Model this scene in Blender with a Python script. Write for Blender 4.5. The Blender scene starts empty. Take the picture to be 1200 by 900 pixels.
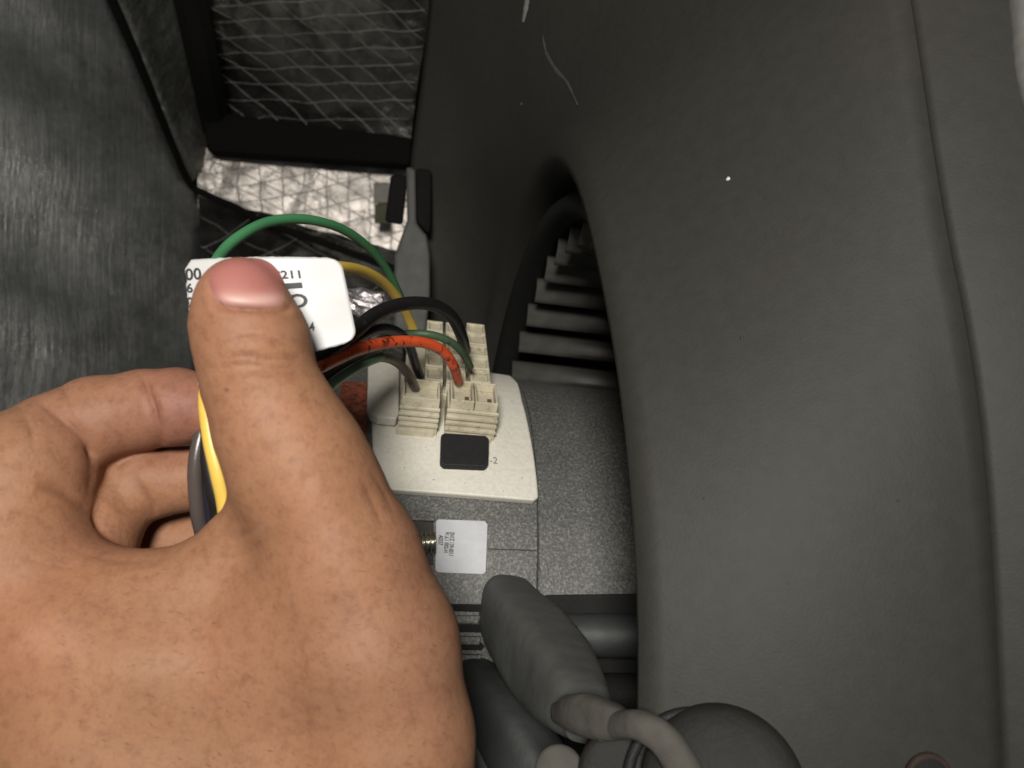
import bpy, bmesh, math, random
import numpy as np
from mathutils import Vector, Matrix
from mathutils.bvhtree import BVHTree
rnd = random.Random(7)
F = 867.0                                     # focal length in photo pixels (1200 wide)

# ------------------------------------------------------------------ camera, world, lights, exposure
sc = bpy.context.scene
COL = sc.collection
cd = bpy.data.cameras.new('camera'); cam = bpy.data.objects.new('camera', cd); COL.objects.link(cam)
cam.rotation_euler = (math.radians(90), 0, 0)
cd.sensor_width = 36; cd.lens = 36 * F / 1200; cd.clip_start = 0.01; cd.clip_end = 20
cd.dof.use_dof = True; cd.dof.focus_distance = 0.205; cd.dof.aperture_fstop = 22.0
sc.camera = cam
wd = bpy.data.worlds.new('World'); sc.world = wd; wd.use_nodes = True
wd.node_tree.nodes['Background'].inputs[0].default_value = (0.95, 1.0, 0.98, 1)
wd.node_tree.nodes['Background'].inputs[1].default_value = 0.06
def lamp(name, loc, target, size, power, col):
    ld = bpy.data.lights.new(name, 'AREA'); ld.shape = 'DISK'; ld.size = size; ld.energy = power; ld.color = col
    o = bpy.data.objects.new(name, ld); COL.objects.link(o); o.location = loc
    o.rotation_euler = (Vector(target) - Vector(loc)).to_track_quat('-Z', 'Y').to_euler()
    return o
lamp('work_lamp', (-0.02, -0.32, 0.14), (-0.05, 0.25, 0.01), 0.12, 1.52, (1.0, 0.96, 0.90)).data.spread = math.radians(110)
sc.view_settings.view_transform = 'Standard'; sc.view_settings.look = 'None'
sc.view_settings.exposure = 0.0; sc.view_settings.gamma = 1.0
sc.cycles.use_denoising = True

# ------------------------------------------------------------------ helpers
def P(px, py, d): return Vector(((px - 600) / F * d, d, (450 - py) / F * d))
def ray(px, py): return Vector(((px - 600) / F, 1.0, (450 - py) / F))
def mesh_obj(name, verts, faces, mat=None, parent=None, smooth=False):
    me = bpy.data.meshes.new(name); me.from_pydata([tuple(v) for v in verts], [], faces); me.update()
    bm = bmesh.new(); bm.from_mesh(me); bmesh.ops.recalc_face_normals(bm, faces=bm.faces); bm.to_mesh(me); bm.free()
    if smooth: me.shade_smooth()
    if mat: me.materials.append(mat)
    o = bpy.data.objects.new(name, me); COL.objects.link(o)
    if parent: o.parent = parent
    return o
def bm_obj(name, bm, mat=None, parent=None, smooth=False):
    me = bpy.data.meshes.new(name); bmesh.ops.recalc_face_normals(bm, faces=bm.faces); bm.to_mesh(me); bm.free()
    if smooth: me.shade_smooth()
    if mat: me.materials.append(mat)
    o = bpy.data.objects.new(name, me); COL.objects.link(o)
    if parent: o.parent = parent
    return o
def thing(name, label, cat, group=None):
    o = bpy.data.objects.new(name, None); COL.objects.link(o); o.empty_display_size = .01
    return tag(o, label, cat, group)
def tag(o, label, cat, group=None):
    o['label'] = label; o['category'] = cat
    if group: o['group'] = group
    return o
def bevel(o, w, seg=2):
    m = o.modifiers.new('bevel', 'BEVEL'); m.width = w; m.segments = seg; m.limit_method = 'ANGLE'; m.angle_limit = math.radians(35)
    return o
def solid(o, t, off=1):
    m = o.modifiers.new('solid', 'SOLIDIFY'); m.thickness = t; m.offset = off
    return o
def catmull(pts, n):
    pts = [np.array(p, float) for p in pts]; pts = [2 * pts[0] - pts[1]] + pts + [2 * pts[-1] - pts[-2]]
    out = []
    for i in range(1, len(pts) - 2):
        a, b, c, d = pts[i - 1:i + 3]
        for k in range(n):
            t = k / n
            out.append(.5 * ((2 * b) + (c - a) * t + (2 * a - 5 * b + 4 * c - d) * t * t + (3 * b - a - 3 * c + d) * t ** 3))
    out.append(pts[-2]); return out
def tube_data(path, radii, seg=14, flat=1.0, flatdir=None, caps=True, sq=1.0):
    """swept tube: path of Vectors, radius per point"""
    path = [Vector(p) for p in path]; V = []; Fc = []
    up = Vector((0.123, 0.3, 1)).normalized(); prev = None
    for i, p in enumerate(path):
        t = (path[min(i + 1, len(path) - 1)] - path[max(i - 1, 0)]).normalized()
        if prev is None: u = (up - t * up.dot(t)).normalized()
        else: u = (prev - t * prev.dot(t)).normalized()
        prev = u; w = t.cross(u)
        for k in range(seg):
            a = 2 * math.pi * k / seg; ca, sa = math.cos(a), math.sin(a)
            if sq != 1: ca = math.copysign(abs(ca) ** sq, ca); sa = math.copysign(abs(sa) ** sq, sa)
            off = (u * ca + w * sa) * radii[i]
            if flatdir is not None: off -= flatdir * off.dot(flatdir) * (1 - flat)
            V.append(p + off)
    for i in range(len(path) - 1):
        for k in range(seg):
            a = i * seg + k; b = i * seg + (k + 1) % seg; Fc.append((a, b, b + seg, a + seg))
    if caps: Fc.append(tuple(range(seg))[::-1]); Fc.append(tuple(range(len(V) - seg, len(V))))
    return V, Fc
def box_bm(bm, c, ax, sz, taper=1.0):
    """box centred at c, axes ax (3 Vectors), full sizes sz"""
    vs = []
    for k in (-1, 1):
        for (i, j) in ((-1, -1), (1, -1), (1, 1), (-1, 1)):
            s = taper if k > 0 else 1
            vs.append(bm.verts.new(c + ax[0] * (i * sz[0] / 2 * s) + ax[1] * (j * sz[1] / 2 * s) + ax[2] * (k * sz[2] / 2)))
    for f in ((3, 2, 1, 0), (4, 5, 6, 7), (0, 1, 5, 4), (1, 2, 6, 5), (2, 3, 7, 6), (3, 0, 4, 7)):
        bm.faces.new([vs[i] for i in f])

# ------------------------------------------------------------------ materials
def srgb(r, g, b):
    f = lambda c: (c / 255 / 12.92) if c / 255 <= .04045 else ((c / 255 + .055) / 1.055) ** 2.4
    return (f(r), f(g), f(b), 1)
class NT:
    def __init__(s, name):
        s.m = bpy.data.materials.new(name); s.m.use_nodes = True; s.t = s.m.node_tree
        s.b = s.t.nodes['Principled BSDF']; s.tc = s.t.nodes.new('ShaderNodeTexCoord')
    def n(s, typ, **k):
        o = s.t.nodes.new(typ)
        for a, v in k.items():
            if a in o.inputs and not hasattr(o, a): o.inputs[a].default_value = v
            else: setattr(o, a, v)
        return o
    def l(s, a, b): s.t.links.new(a, b)
    def mapping(s, scale=(1, 1, 1), rot=(0, 0, 0)):
        m = s.n('ShaderNodeMapping'); m.inputs['Scale'].default_value = scale; m.inputs['Rotation'].default_value = rot
        s.l(s.tc.outputs['Object'], m.inputs[0]); return m.outputs[0]
    def noise(s, scale, detail=4, rough=.55, vec=None):
        o = s.n('ShaderNodeTexNoise'); o.inputs['Scale'].default_value = scale; o.inputs['Detail'].default_value = detail
        o.inputs['Roughness'].default_value = rough; s.l(vec or s.tc.outputs['Object'], o.inputs['Vector']); return o.outputs[0]
    def ramp(s, fac, stops):
        r = s.n('ShaderNodeValToRGB'); cr = r.color_ramp
        while len(cr.elements) < len(stops): cr.elements.new(.5)
        for e, (p, c) in zip(cr.elements, stops): e.position = p; e.color = c if len(c) == 4 else (*c, 1)
        s.l(fac, r.inputs[0]); return r.outputs[0]
    def mix(s, fac, a, b, mode='MIX'):
        m = s.n('ShaderNodeMix', data_type='RGBA', blend_type=mode)
        for sock, v in ((m.inputs[0], fac), (m.inputs[6], a), (m.inputs[7], b)):
            if hasattr(v, 'is_linked'): s.l(v, sock)
            else: sock.default_value = v
        return m.outputs[2]
    def bump(s, h, strength, dist=.001, prev=None):
        b = s.n('ShaderNodeBump'); b.inputs['Strength'].default_value = strength; b.inputs['Distance'].default_value = dist
        s.l(h, b.inputs['Height'])
        if prev: s.l(prev, b.inputs['Normal'])
        s.l(b.outputs[0], s.b.inputs['Normal']); return b.outputs[0]
    def set(s, **k):
        for a, v in k.items():
            i = s.b.inputs[a.replace('_', ' ')]
            if hasattr(v, 'is_linked'): s.l(v, i)
            else: i.default_value = v
        return s
def plain(name, col, rough=.5, metal=0, var=.15, scale=150, bump=.15, bdist=.0004, spec=.5):
    t = NT(name); n = t.noise(scale, 5)
    dark = tuple(c * (1 - var) for c in col[:3]) + (1,); lite = tuple(min(1, c * (1 + var)) for c in col[:3]) + (1,)
    t.set(Base_Color=t.ramp(n, [(.3, dark), (.7, lite)]), Roughness=rough, Metallic=metal)
    t.b.inputs['Specular IOR Level'].default_value = spec
    t.bump(t.noise(scale * 5, 3), bump, bdist); return t.m

# housing plastic: dark grey, smudged, faint pebble
t = NT('housing_plastic')
v1 = t.noise(9, 6, .6); v2 = t.noise(260, 4, .7); v3 = t.noise(45, 5, .65)
c = t.ramp(v1, [(.3, (.0275, .0285, .0235)), (.7, (.034, .031, .026))])
c = t.mix(.30, c, t.ramp(v2, [(.35, (.024, .024, .020)), (.65, (.041, .040, .034))]))
c = t.mix(t.ramp(v3, [(.55, (0, 0, 0)), (.85, (.12, .12, .12))]), c, (.048, .046, .040, 1))
t.set(Base_Color=c, Roughness=.62); t.b.inputs['Specular IOR Level'].default_value = .3
t.bump(t.noise(1300, 3, .7), .25, .0003); M_HOUS = t.m
M_SCUFF = plain('scuff', (.066, .063, .055, 1), .7, var=.35, scale=400); M_DUST = plain('dust_speck', (.6, .58, .54, 1), .8); M_GRIME = plain('grime', (.035, .03, .025, 1), .7)
M_BLACK = plain('foam_and_gap_black', (.010, .0095, .009, 1), .9, spec=.1, scale=300, bump=.5)
M_RUB = plain('black_rubber', (.014, .014, .015, 1), .6, spec=.3, bump=.5, scale=400)
M_RUB2 = plain('worn_rubber', (.015, .0145, .013, 1), .7, spec=.3, bump=.4)
M_DARK = plain('dark_fill', (.02, .02, .02, 1), .9, spec=.1)
M_BLADE = plain('blade_plastic', (.075, .072, .062, 1), .45, scale=60, var=.3)
M_RING = plain('wheel_ring', (.012, .012, .012, 1), .6, spec=.3)
M_BRACK = plain('bracket_paint', (.072, .074, .069, 1), .6, var=.22, scale=70, bump=.5)
M_BRACKD = plain('dark_bracket_paint', (.030, .033, .032, 1), .6, var=.2, scale=70, bump=.4)
M_TAN = plain('dusty_rubber', (.060, .056, .048, 1), .85, var=.45, scale=90, bump=.6)
M_PALE = plain('pale_grey_plastic', (.075, .074, .067, 1), .7, var=.2, scale=120)
M_STEEL = plain('screw_steel', (.62, .60, .52, 1), .28, 1, scale=200)

# foil: crinkled aluminium
def foil(name, base, rough, crinkle, streak=False, streak_s=.5, metal=.93):
    t = NT(name)
    n1 = t.noise(32, 5, .6); n2 = t.noise(150, 6, .68)
    t.set(Base_Color=t.ramp(n2, [(.3, tuple(b * .72 for b in base)), (.68, base)]), Metallic=metal,
          Roughness=t.ramp(n1, [(.3, (rough * .75,) * 3), (.7, (rough * 1.3,) * 3)]))
    nb = t.bump(n1, crinkle, .006)
    nb = t.bump(n2, crinkle * 1.1, .0015, nb)
    if streak:
        s1 = t.noise(1, 6, .7, t.mapping((90, 90, 5))); s2 = t.noise(1, 4, .7, t.mapping((330, 330, 14)))
        nb = t.bump(s1, streak_s, .0035, nb); t.bump(s2, streak_s, .0012, nb)
    return t.m
M_FOILW = foil('wall_foil', (.48, .48, .455), .40, .06, True, .27, .88)
M_FOILB = foil('dim_board_foil', (.22, .215, .20), .25, .34)  # dim reflection put into a darker base colour
M_THREAD = foil('lit_thread_foil', (.48, .47, .43), .38, .8, metal=.85)  # lighter copy: light caught on the ridges put into the colour
M_FOILL = foil('bright_foil', (.62, .57, .52), .40, .40)
M_FOILE = foil('edge_foil', (.42, .42, .38), .45, .8)

# motor cast metal, speckled
t = NT('motor_metal')
v = t.n('ShaderNodeTexVoronoi'); v.inputs['Scale'].default_value = 900; t.l(t.tc.outputs['Object'], v.inputs['Vector'])
n = t.noise(1100, 4, .7); n2 = t.noise(60, 5, .6)
c = t.ramp(n, [(.34, (.045, .045, .042)), (.50, (.105, .105, .097)), (.66, (.29, .285, .26))])
c = t.mix(.35, c, t.ramp(n2, [(.3, (.10, .10, .093)), (.7, (.17, .17, .158))]))
t.set(Base_Color=c, Roughness=.5, Metallic=.25); t.bump(n, .5, .0006); M_MOTOR = t.m
t = NT('cover_plastic')
n = t.noise(700, 5, .7); n2 = t.noise(35, 5)
c = t.ramp(n, [(.3, (.58, .555, .48)), (.6, (.68, .655, .57))]); c = t.mix(t.ramp(n2, [(.5, (0, 0, 0)), (.85, (.3, .3, .3))]), c, (.44, .41, .34, 1))
t.set(Base_Color=c, Roughness=.55); t.bump(n, .25, .0004); M_COVER = t.m
t = NT('connector_plastic')
n = t.noise(420, 5, .7); n2 = t.noise(110, 5)
c = t.ramp(n2, [(.3, (.40, .36, .25)), (.7, (.58, .53, .41))]); c = t.mix(t.ramp(n, [(.55, (0, 0, 0)), (.74, (.8, .8, .8))]), c, (.13, .10, .07, 1))
t.set(Base_Color=c, Roughness=.5); t.b.inputs['Subsurface Weight'].default_value = .0; t.bump(n, .4, .0004); M_CONN = t.m
M_HOLE = plain('socket_inside', (.09, .075, .05, 1), .6)
M_PAPER = plain('label_paper', (.46, .46, .455, 1), .45, var=.03, scale=60, bump=.1)
M_PAPER2 = plain('sticker_paper', (.50, .51, .53, 1), .5, var=.05, scale=300, bump=.1)
M_INK = plain('print_ink', (.012, .011, .013, 1), .6)
M_INKG = plain('faded_ink', (.16, .15, .14, 1), .6)
t = NT('rust_red_label'); n = t.noise(380, 5, .7)
t.set(Base_Color=t.ramp(n, [(.35, (.05, .018, .012)), (.55, (.30, .075, .035)), (.75, (.40, .14, .07))]), Roughness=.6); M_RED = t.m
def wire_mat(name, col, smudge, amount, rough=.42):
    t = NT(name); n = t.noise(260, 5, .65); n2 = t.noise(90, 3)
    c = t.ramp(n2, [(.3, tuple(x * .85 for x in col)), (.7, col)])
    c = t.mix(t.ramp(n, [(amount, (0, 0, 0)), (min(1, amount + .10), (1, 1, 1))]), c, (*smudge, 1))
    t.set(Base_Color=c, Roughness=rough); t.bump(n, .2, .0005); return t.m
M_WG = wire_mat('green_insulation', (.055, .20, .085), (.03, .13, .05), .66)
M_WG2 = wire_mat('pale_green_insulation', (.13, .30, .17), (.05, .15, .07), .66)
M_WGD = wire_mat('dark_green_insulation', (.05, .085, .045), (.02, .03, .02), .58)
M_WY = wire_mat('yellow_insulation', (.74, .50, .09), (.48, .30, .04), .68)
M_WK = wire_mat('black_insulation', (.011, .010, .010), (.03, .028, .026), .62)
M_WO = wire_mat('orange_insulation', (.80, .105, .03), (.09, .02, .015), .545)
M_WN = wire_mat('grey_brown_insulation', (.075, .060, .055), (.02, .018, .018), .62, .3)
M_WV = wire_mat('blue_black_insulation', (.014, .013, .022), (.004, .004, .006), .62, .3)

# ------------------------------------------------------------------ blower axis frame
C0 = Vector((-.00643, .4, -.11928)) * .85; RIN = .21976 * .85
_a, _b = .15367, -.10211
AX = Vector((math.cos(_a) * math.cos(_b), math.sin(_a) * math.cos(_b), math.sin(_b)))
E1 = Vector((-math.sin(_a), math.cos(_a), 0)); E2 = AX.cross(E1)
def cyl(s, th, r): return C0 + AX * s + (E1 * math.cos(th) + E2 * math.sin(th)) * r

# ------------------------------------------------------------------ setting: cabinet walls
def poly_plane(name, pix, plane, mat, thick=.002, parent=None):
    """polygon given by photo outline, laid on the plane n.x=d (real distance)"""
    n, d = plane; vs = []
    for p in pix:
        r = ray(*p); vs.append(r * (d / r.dot(n)))
    o = mesh_obj(name, vs, [tuple(range(len(vs)))], mat, parent); 
    if thick: solid(o, thick, 0)
    return o
def plane3(a, b, c):
    n = (b - a).cross(c - a).normalized(); return n, n.dot(a)
def refine(o, cuts_u, cuts_v=None): pass
WL = plane3(P(0, 400, .63), P(0, 0, .63), P(226, 200, .76))
def hit(px, py, plane): r = ray(px, py); return r * (plane[1] / r.dot(plane[0]))
from mathutils import noise as mn
_n = WL[0] if WL[0].x > 0 else -WL[0]
edge_x = lambda y: float(np.interp(y, [-300, -22, 215, 226, 300, 640, 1400], [-5, 120, 222, 237, 235, 238, 238]))
V = []; ys = [-300 + 1700 * (j / 110) for j in range(111)]
for y in ys:
    for i in range(41):
        x = -420 + (edge_x(y) + 420) * (i / 40); p = hit(x, y, WL)
        fade = 1 - (i / 40) ** 6
        p += _n * fade * (.0050 * math.sin(2 * math.pi * (p.z + .035 * math.sin(p.y * 9)) / .175 + 0.6) + .004 * mn.noise(p * 9) + .0012 * mn.noise(p * 30))
        V.append(p)
wl = mesh_obj('wall_left', V, [(j * 41 + i, j * 41 + i + 1, (j + 1) * 41 + i + 1, (j + 1) * 41 + i) for j in range(110) for i in range(40)], M_FOILW, None, True); wl['kind'] = 'structure'; solid(wl, .002, 0)
# dark back and right side of the cabinet
bk = mesh_obj('wall_back', [P(-300, -700, 1.05), P(1500, -700, 1.05), P(1500, 1600, 1.05), P(-300, 1600, 1.05)], [(0, 1, 2, 3)], M_DARK); bk['kind'] = 'structure'; solid(bk, .01, 0)

# foil faced boards behind
def lerp_quad(q, u, v):
    a = q[0].lerp(q[1], u); b = q[3].lerp(q[2], u); return a.lerp(b, v)
def board(name, quad, mat, nx, ny, amp, label, cat, fams, rr, curl=0.0, group=None):
    th = thing(name, label, cat, group)
    q = [P(*p) for p in quad]; nrm = (q[1] - q[0]).cross(q[3] - q[0]).normalized()
    if nrm.y > 0: nrm = -nrm
    from mathutils import noise as mn
    def surf(u, v):
        p = lerp_quad(q, u, v) + nrm * curl * max(0, v) ** 5
        return p + nrm * amp * (mn.noise(p * 22) * 1.0 + .45 * mn.noise(p * 70))
    V = [surf(i / nx, j / ny) for j in range(ny + 1) for i in range(nx + 1)]
    Fs = [(j * (nx + 1) + i, j * (nx + 1) + i + 1, (j + 1) * (nx + 1) + i + 1, (j + 1) * (nx + 1) + i) for j in range(ny) for i in range(nx)]
    f = mesh_obj('facing', V, Fs, mat, th, True)
    core = mesh_obj('core', [lerp_quad(q, i / 12, j / 12) - nrm * .010 for j in range(13) for i in range(13)], [(j * 13 + i, j * 13 + i + 1, j * 13 + i + 14, j * 13 + i + 13) for j in range(12) for i in range(12)], M_DARK, th); solid(core, .008, 0)
    TV = []; TF = []
    for (du, dv, sp, off) in fams:          # thread families: direction in (u,v), spacing, offset
        L = math.hypot(du, dv); du, dv = du / L, dv / L; nu, nv = -dv, du
        k = -40
        while k < 41:
            c0 = (.5 + nu * (k * sp + off), .5 + nv * (k * sp + off)); run = []
            for s in range(-45, 46):
                w = .0035 * math.sin(s * .55 + k)
                u = c0[0] + du * s * .025 + nu * w; v = c0[1] + dv * s * .025 + nv * w
                if 0 <= u <= 1 and 0 <= v <= 1: run.append(surf(u, v))
            if len(run) > 3:
                a, b = tube_data(run, [rr] * len(run), 5, .55, nrm)
                o0 = len(TV); TV += a; TF += [tuple(i + o0 for i in x) for x in b]
            k += 1
    s = mesh_obj('scrim_thread', TV, TF, M_THREAD if mat is M_FOILB else mat, th, True); s['kind'] = 'stuff'
    return th
board('insulation_board', [(244, -60, .62), (516, -60, .66), (476, 172, .78), (254, 140, .78)], M_FOILB, 60, 50, .0030,
      'dark foil faced insulation board with raised diagonal threads above the black foam bar', 'insulation',
      [(1, -.10, .088, 0), (.80, .60, .098, .03)], .00055, .026)
board('insulation_board', [(232, 172, .757), (480, 190, .790), (474, 330, .812), (232, 262, .765)], M_FOILL, 70, 40, .0032,
      'bright crinkled foil board with triangle thread pattern below the black foam bar', 'insulation',
      [(0.02, 1, .105, 0), (.8, .62, .15, 0), (.8, -.62, .15, .05)], .0008)
board('insulation_board', [(233, 232, .745), (490, 300, .70), (500, 560, .50), (233, 560, .52)], M_FOILB, 46, 40, .0045,
      'dark wrinkled foil board sloping forward behind the white label and the wires', 'insulation',
      [(1, .32, .13, .02), (.6, -.5, .17, 0)], .0008)
# mottled edge strip of foil to the left
es = thing('edge_strip', 'mottled grey foil strip slanting down beside the left foil wall', 'strip')
vs = []
for i in range(21):
    f = i / 20
    l = P(122 + (224 - 122) * f, -30 + 243 * f, .60 + .15 * f); r = P(203 + (252 - 203) * f, -30 + 216 * f, .66 + .12 * f)
    for j in range(7):
        g = j / 6; p = l.lerp(r, g); p += Vector((0, -1, 0)) * (.006 * math.sin(g * math.pi) + .0012 * rnd.uniform(-1, 1)); vs.append(p)
o = mesh_obj('foil_face', vs, [(i * 7 + j, i * 7 + j + 1, (i + 1) * 7 + j + 1, (i + 1) * 7 + j) for i in range(20) for j in range(6)], M_FOILE, es, True); solid(o, .004, 0)
# black foam bar and dark gap strip
def bar(pts, w, name, label, cat, mat, parent=None, flat=.6):
    path = catmull([P(*p) for p in pts], 8); rr = [w] * len(path)
    a, b = tube_data(path, rr, 8, flat, Vector((0, 1, 0))); o = mesh_obj(name, a, b, mat, parent)
    return tag(o, label, cat) if cat else o
fr = thing('foam_seal', 'black foam seal along the bottom of the upper foil board, with a dark gap strip at its left', 'seal')
bar([(212, -50, .62), (236, 60, .66), (254, 150, .755)], .0150, 'gap_strip', '', None, M_BLACK, fr)  # black strip stands for the shaded gap left of the board
bm = bmesh.new(); q = [P(243, 134, .738), P(484, 165, .745), P(482, 197, .745), P(247, 181, .738)]
vv = [bm.verts.new(p + Vector((0, k, 0))) for k in (-.012, .012) for p in q]
for f in ((0, 1, 2, 3), (7, 6, 5, 4), (0, 4, 5, 1), (1, 5, 6, 2), (2, 6, 7, 3), (3, 7, 4, 0)): bm.faces.new([vv[i] for i in f])
bevel(bm_obj('level_run', bm, M_BLACK, fr), .003)
bar([(118, -30, .50), (160, 66, .56), (200, 165, .665), (222, 214, .72), (240, 227, .728), (276, 243, .724), (312, 262, .712), (372, 282, .69), (470, 318, .655)], .0034,
    'black_cord', 'thin black cord running down the foil wall edge, then standing for the shadow boundary behind the green wire arc', 'cord', M_BLACK, None, 1)  # right end of the cord drawn along a shadow boundary on the foil
# small tabs, black blocks standing for dark gaps, and pale hanger between the bright foil and the fan housing
for (x0, y0, x1, y1, mt, lb) in ((438, 214, 456, 238, plain('pale_tape', (.30, .28, .24, 1), .7), 'pale grey tape tab on the right end of the bright foil, upper of the two'),
                                 (439, 239, 456, 262, plain('olive_tape', (.10, .095, .05, 1), .7), 'olive tape tab under the pale grey one beside the bright foil')):
    bm = bmesh.new(); box_bm(bm, P((x0 + x1) / 2, (y0 + y1) / 2, .745), (Vector((1, 0, 0)), Vector((0, 0, 1)), Vector((0, -1, 0))), ((x1 - x0) / F * .745, (y1 - y0) / F * .745, .003))
    tag(bevel(bm_obj('tape_tab', bm, mt), .0008), lb, 'tape', 'tape tabs by the bright foil')
for (pts, lb) in (([(458, 205), (478, 206), (472, 264), (451, 260)], 'black block standing for the dark gap left of the pale grey hanger stem'),
                  ([(487, 197), (506, 199), (505, 262), (503, 275), (485, 258)], 'taller black block standing for the dark gap right of the pale grey hanger stem, against the fan housing')):
    n = len(pts); vs = [P(x, y, d) for d in (.432, .445) for x, y in pts]
    o = mesh_obj('dark_gap_block', vs, [tuple(range(n)), tuple(range(2 * n - 1, n - 1, -1))] + [(i, (i + 1) % n, n + (i + 1) % n, n + i) for i in range(n)], M_BLACK)  # solid black block put where the gap is only dark with shade
    tag(bevel(o, .002), lb, 'dark gap', 'black gap blocks')
hg = [(476, 195), (487, 198), (488, 262), (500, 276), (504, 300), (504, 345), (498, 400), (462, 400), (462, 300), (470, 278), (477, 258)]
n = len(hg); vs = [P(x, y, d) for d in (.425, .431) for x, y in hg]
o = mesh_obj('hanger', vs, [tuple(range(n)), tuple(range(2 * n - 1, n - 1, -1))] + [(i, (i + 1) % n, n + (i + 1) % n, n + i) for i in range(n)], M_PALE)
tag(bevel(o, .002, 3), 'pale grey hanger with narrow stem and wide paddle between foil and fan housing', 'hanger')

# ------------------------------------------------------------------ fan housing (moulded scroll shell with round inlet)
fh = thing('fan_housing', 'large dark grey moulded fan housing with round inlet filling the right side', 'fan housing')
KN = [(-25, 440, 900, .50), (0, 452, 650, .50), (30, 472, 440, .48), (48, 480, 210, .455), (62, 500, 60, .42), (74, 514, -90, .38), (88, 640, -150, .31), (103, 860, -150, .24),
      (116, 1052, -120, .185), (124, 1080, 60, .172), (133, 1108, 250, .162), (142, 1140, 400, .156), (152, 1160, 560, .152), (162, 1172, 780, .148), (172, 1182, 1000, .146), (185, 1190, 1300, .146)]
def knot(deg):
    a = np.array(KN); return tuple(np.interp(deg, a[:, 0], a[:, k]) for k in (1, 2, 3))
NTH = 190; rings = []
def sm(x): x = max(0, min(1, x)); return x * x * (3 - 2 * x)
for i in range(NTH + 1):
    deg = -25 + 210 * i / NTH; th = math.radians(deg)
    px, py, d = knot(deg)
    lo = [knot(deg + q) for q in (-4, -2, 0, 2, 4)]; px, py, d = [sum(v[k] for v in lo) / 5 for k in range(3)]
    O = P(px, py, d); sh_ = AX * (.0046 * sm((deg - 128) / 45)); RI = RIN * (1 + .045 * sm((142 - deg) / 45)); rim = cyl(0, th, RI) + sh_
    row = [cyl(.034, th, RI * .985) + sh_, cyl(.018, th, RI * .985) + sh_, cyl(.006, th, RI * .992) + sh_, rim]
    lip = cyl(-.0035, th, RI + .0028) + sh_; row.append(lip)
    lip2 = cyl(-.0045, th, RI + .0062) + sh_; row.append(lip2)
    # from the lip to the outer edge; far side swells like a bell mouth
    far = sm((100 - deg) / 60); M = 16
    for k in range(1, M + 1):
        f = k / M; p = lip2.lerp(O, f)
        toward = Vector((0, -1, 0))
        p += toward * (.0045 * math.sin(math.pi * f) * (1 - far) + far * .009 * math.sin(math.pi * f ** 1.6))
        if f > .86: p += Vector((0, 1, 0)) * .0012 * sm((f - .84) / .16) * sm((deg - 95) / 15)
        row.append(p)
    rings.append(row)
W = len(rings[0]); V = [p for r in rings for p in r]
Fs = [(i * W + j, i * W + j + 1, (i + 1) * W + j + 1, (i + 1) * W + j) for i in range(NTH) for j in range(W - 1)]
shell = mesh_obj('inlet_shell', V, Fs, M_HOUS, fh, True)
bvh_shell = BVHTree.FromPolygons(V, Fs)
m = shell.modifiers.new('solid', 'SOLIDIFY'); m.thickness = .0025; m.offset = 0
# outer flange to the right, standing a little proud
V = []; rows = 0
for i in range(NTH + 1):
    deg = 100 + 85 * i / NTH
    lo = [knot(deg + q) for q in (-4, -2, 0, 2, 4)]; px, py, d = [sum(v[k] for v in lo) / 5 for k in range(3)]
    V += [P(px + 2, py, d + .012), P(px - 2, py, d + .001), P(px + 2, py, d - .0003), P(px + 8, py, d - .0006), P(px + 50, py, d - .002), P(px + 95, py, d - .004), P(px + 120, py, d - .004), P(px + 190, py, d - .003), P(px + 300, py, d + .02)]
    rows += 1
Fs = [(i * 9 + j, i * 9 + j + 1, (i + 1) * 9 + j + 1, (i + 1) * 9 + j) for i in range(rows - 1) for j in range(8)]
fl = mesh_obj('flange', V, Fs, M_HOUS, fh, True); solid(fl, .002, 0)
# scroll interior, a dark wall added to keep stray light out, and wheel
V = []; Fs = []
for i in range(61):
    th = math.radians(-70 + 210 * i / 60)
    V += [cyl(.030, th, RIN * 1.05), cyl(.07, th, RIN * 1.06), cyl(.20, th, RIN * 1.06), cyl(.20, th, .02)]
Fs = [(i * 4 + j, i * 4 + j + 1, i * 4 + 5 + j, i * 4 + 4 + j) for i in range(60) for j in range(3)]
mesh_obj('added_scroll_wall', V, Fs, M_DARK, fh, True)  # dark enclosure added so the inlet interior stays dark
def drape(px, py):
    r = ray(px, py).normalized(); h = bvh_shell.ray_cast(Vector((0, 0, 0)), r)
    if h[0] is None: return None, None
    n = h[1]; n = -n if n.dot(r) > 0 else n
    return h[0], n
def drape_strip(name, pts, w, mat, lab=None, seg=6):
    V = []; path = catmull([(a, b, 0) for a, b in pts], seg)
    for i, p in enumerate(path):
        q = path[min(i + 1, len(path) - 1)] - path[max(i - 1, 0)]; q /= (np.hypot(q[0], q[1]) + 1e-9); f = i / (len(path) - 1)
        ww = w * (math.sin(math.pi * min(max(f, .03), .97)) ** .5) * (1 + .3 * rnd.uniform(-1, 1))
        for s in (-1, 0, 1):
            h, n = drape(p[0] - q[1] * ww * s, p[1] + q[0] * ww * s)
            if h is None: return None
            V.append(h + n * (.0014 + (.0003 if s == 0 else 0)))
    Fs = [(i * 3 + j, i * 3 + j + 1, i * 3 + 4 + j, i * 3 + 3 + j) for i in range(len(path) - 1) for j in range(2)]
    o = mesh_obj(name, V, Fs, mat, fh, True)
    if lab: o['label'] = lab
    return o
drape_strip('scuff', [(639, 42), (644, 64), (656, 84), (668, 98), (681, 126)], 2.1, M_SCUFF, 'pale curved scuff near the inlet top')
drape_strip('scuff', [(622, -6), (619, 12), (616, 26)], 2.8, plain('pale_scuff', (.22, .215, .2, 1), .7), 'white scuff at the top edge')
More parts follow.
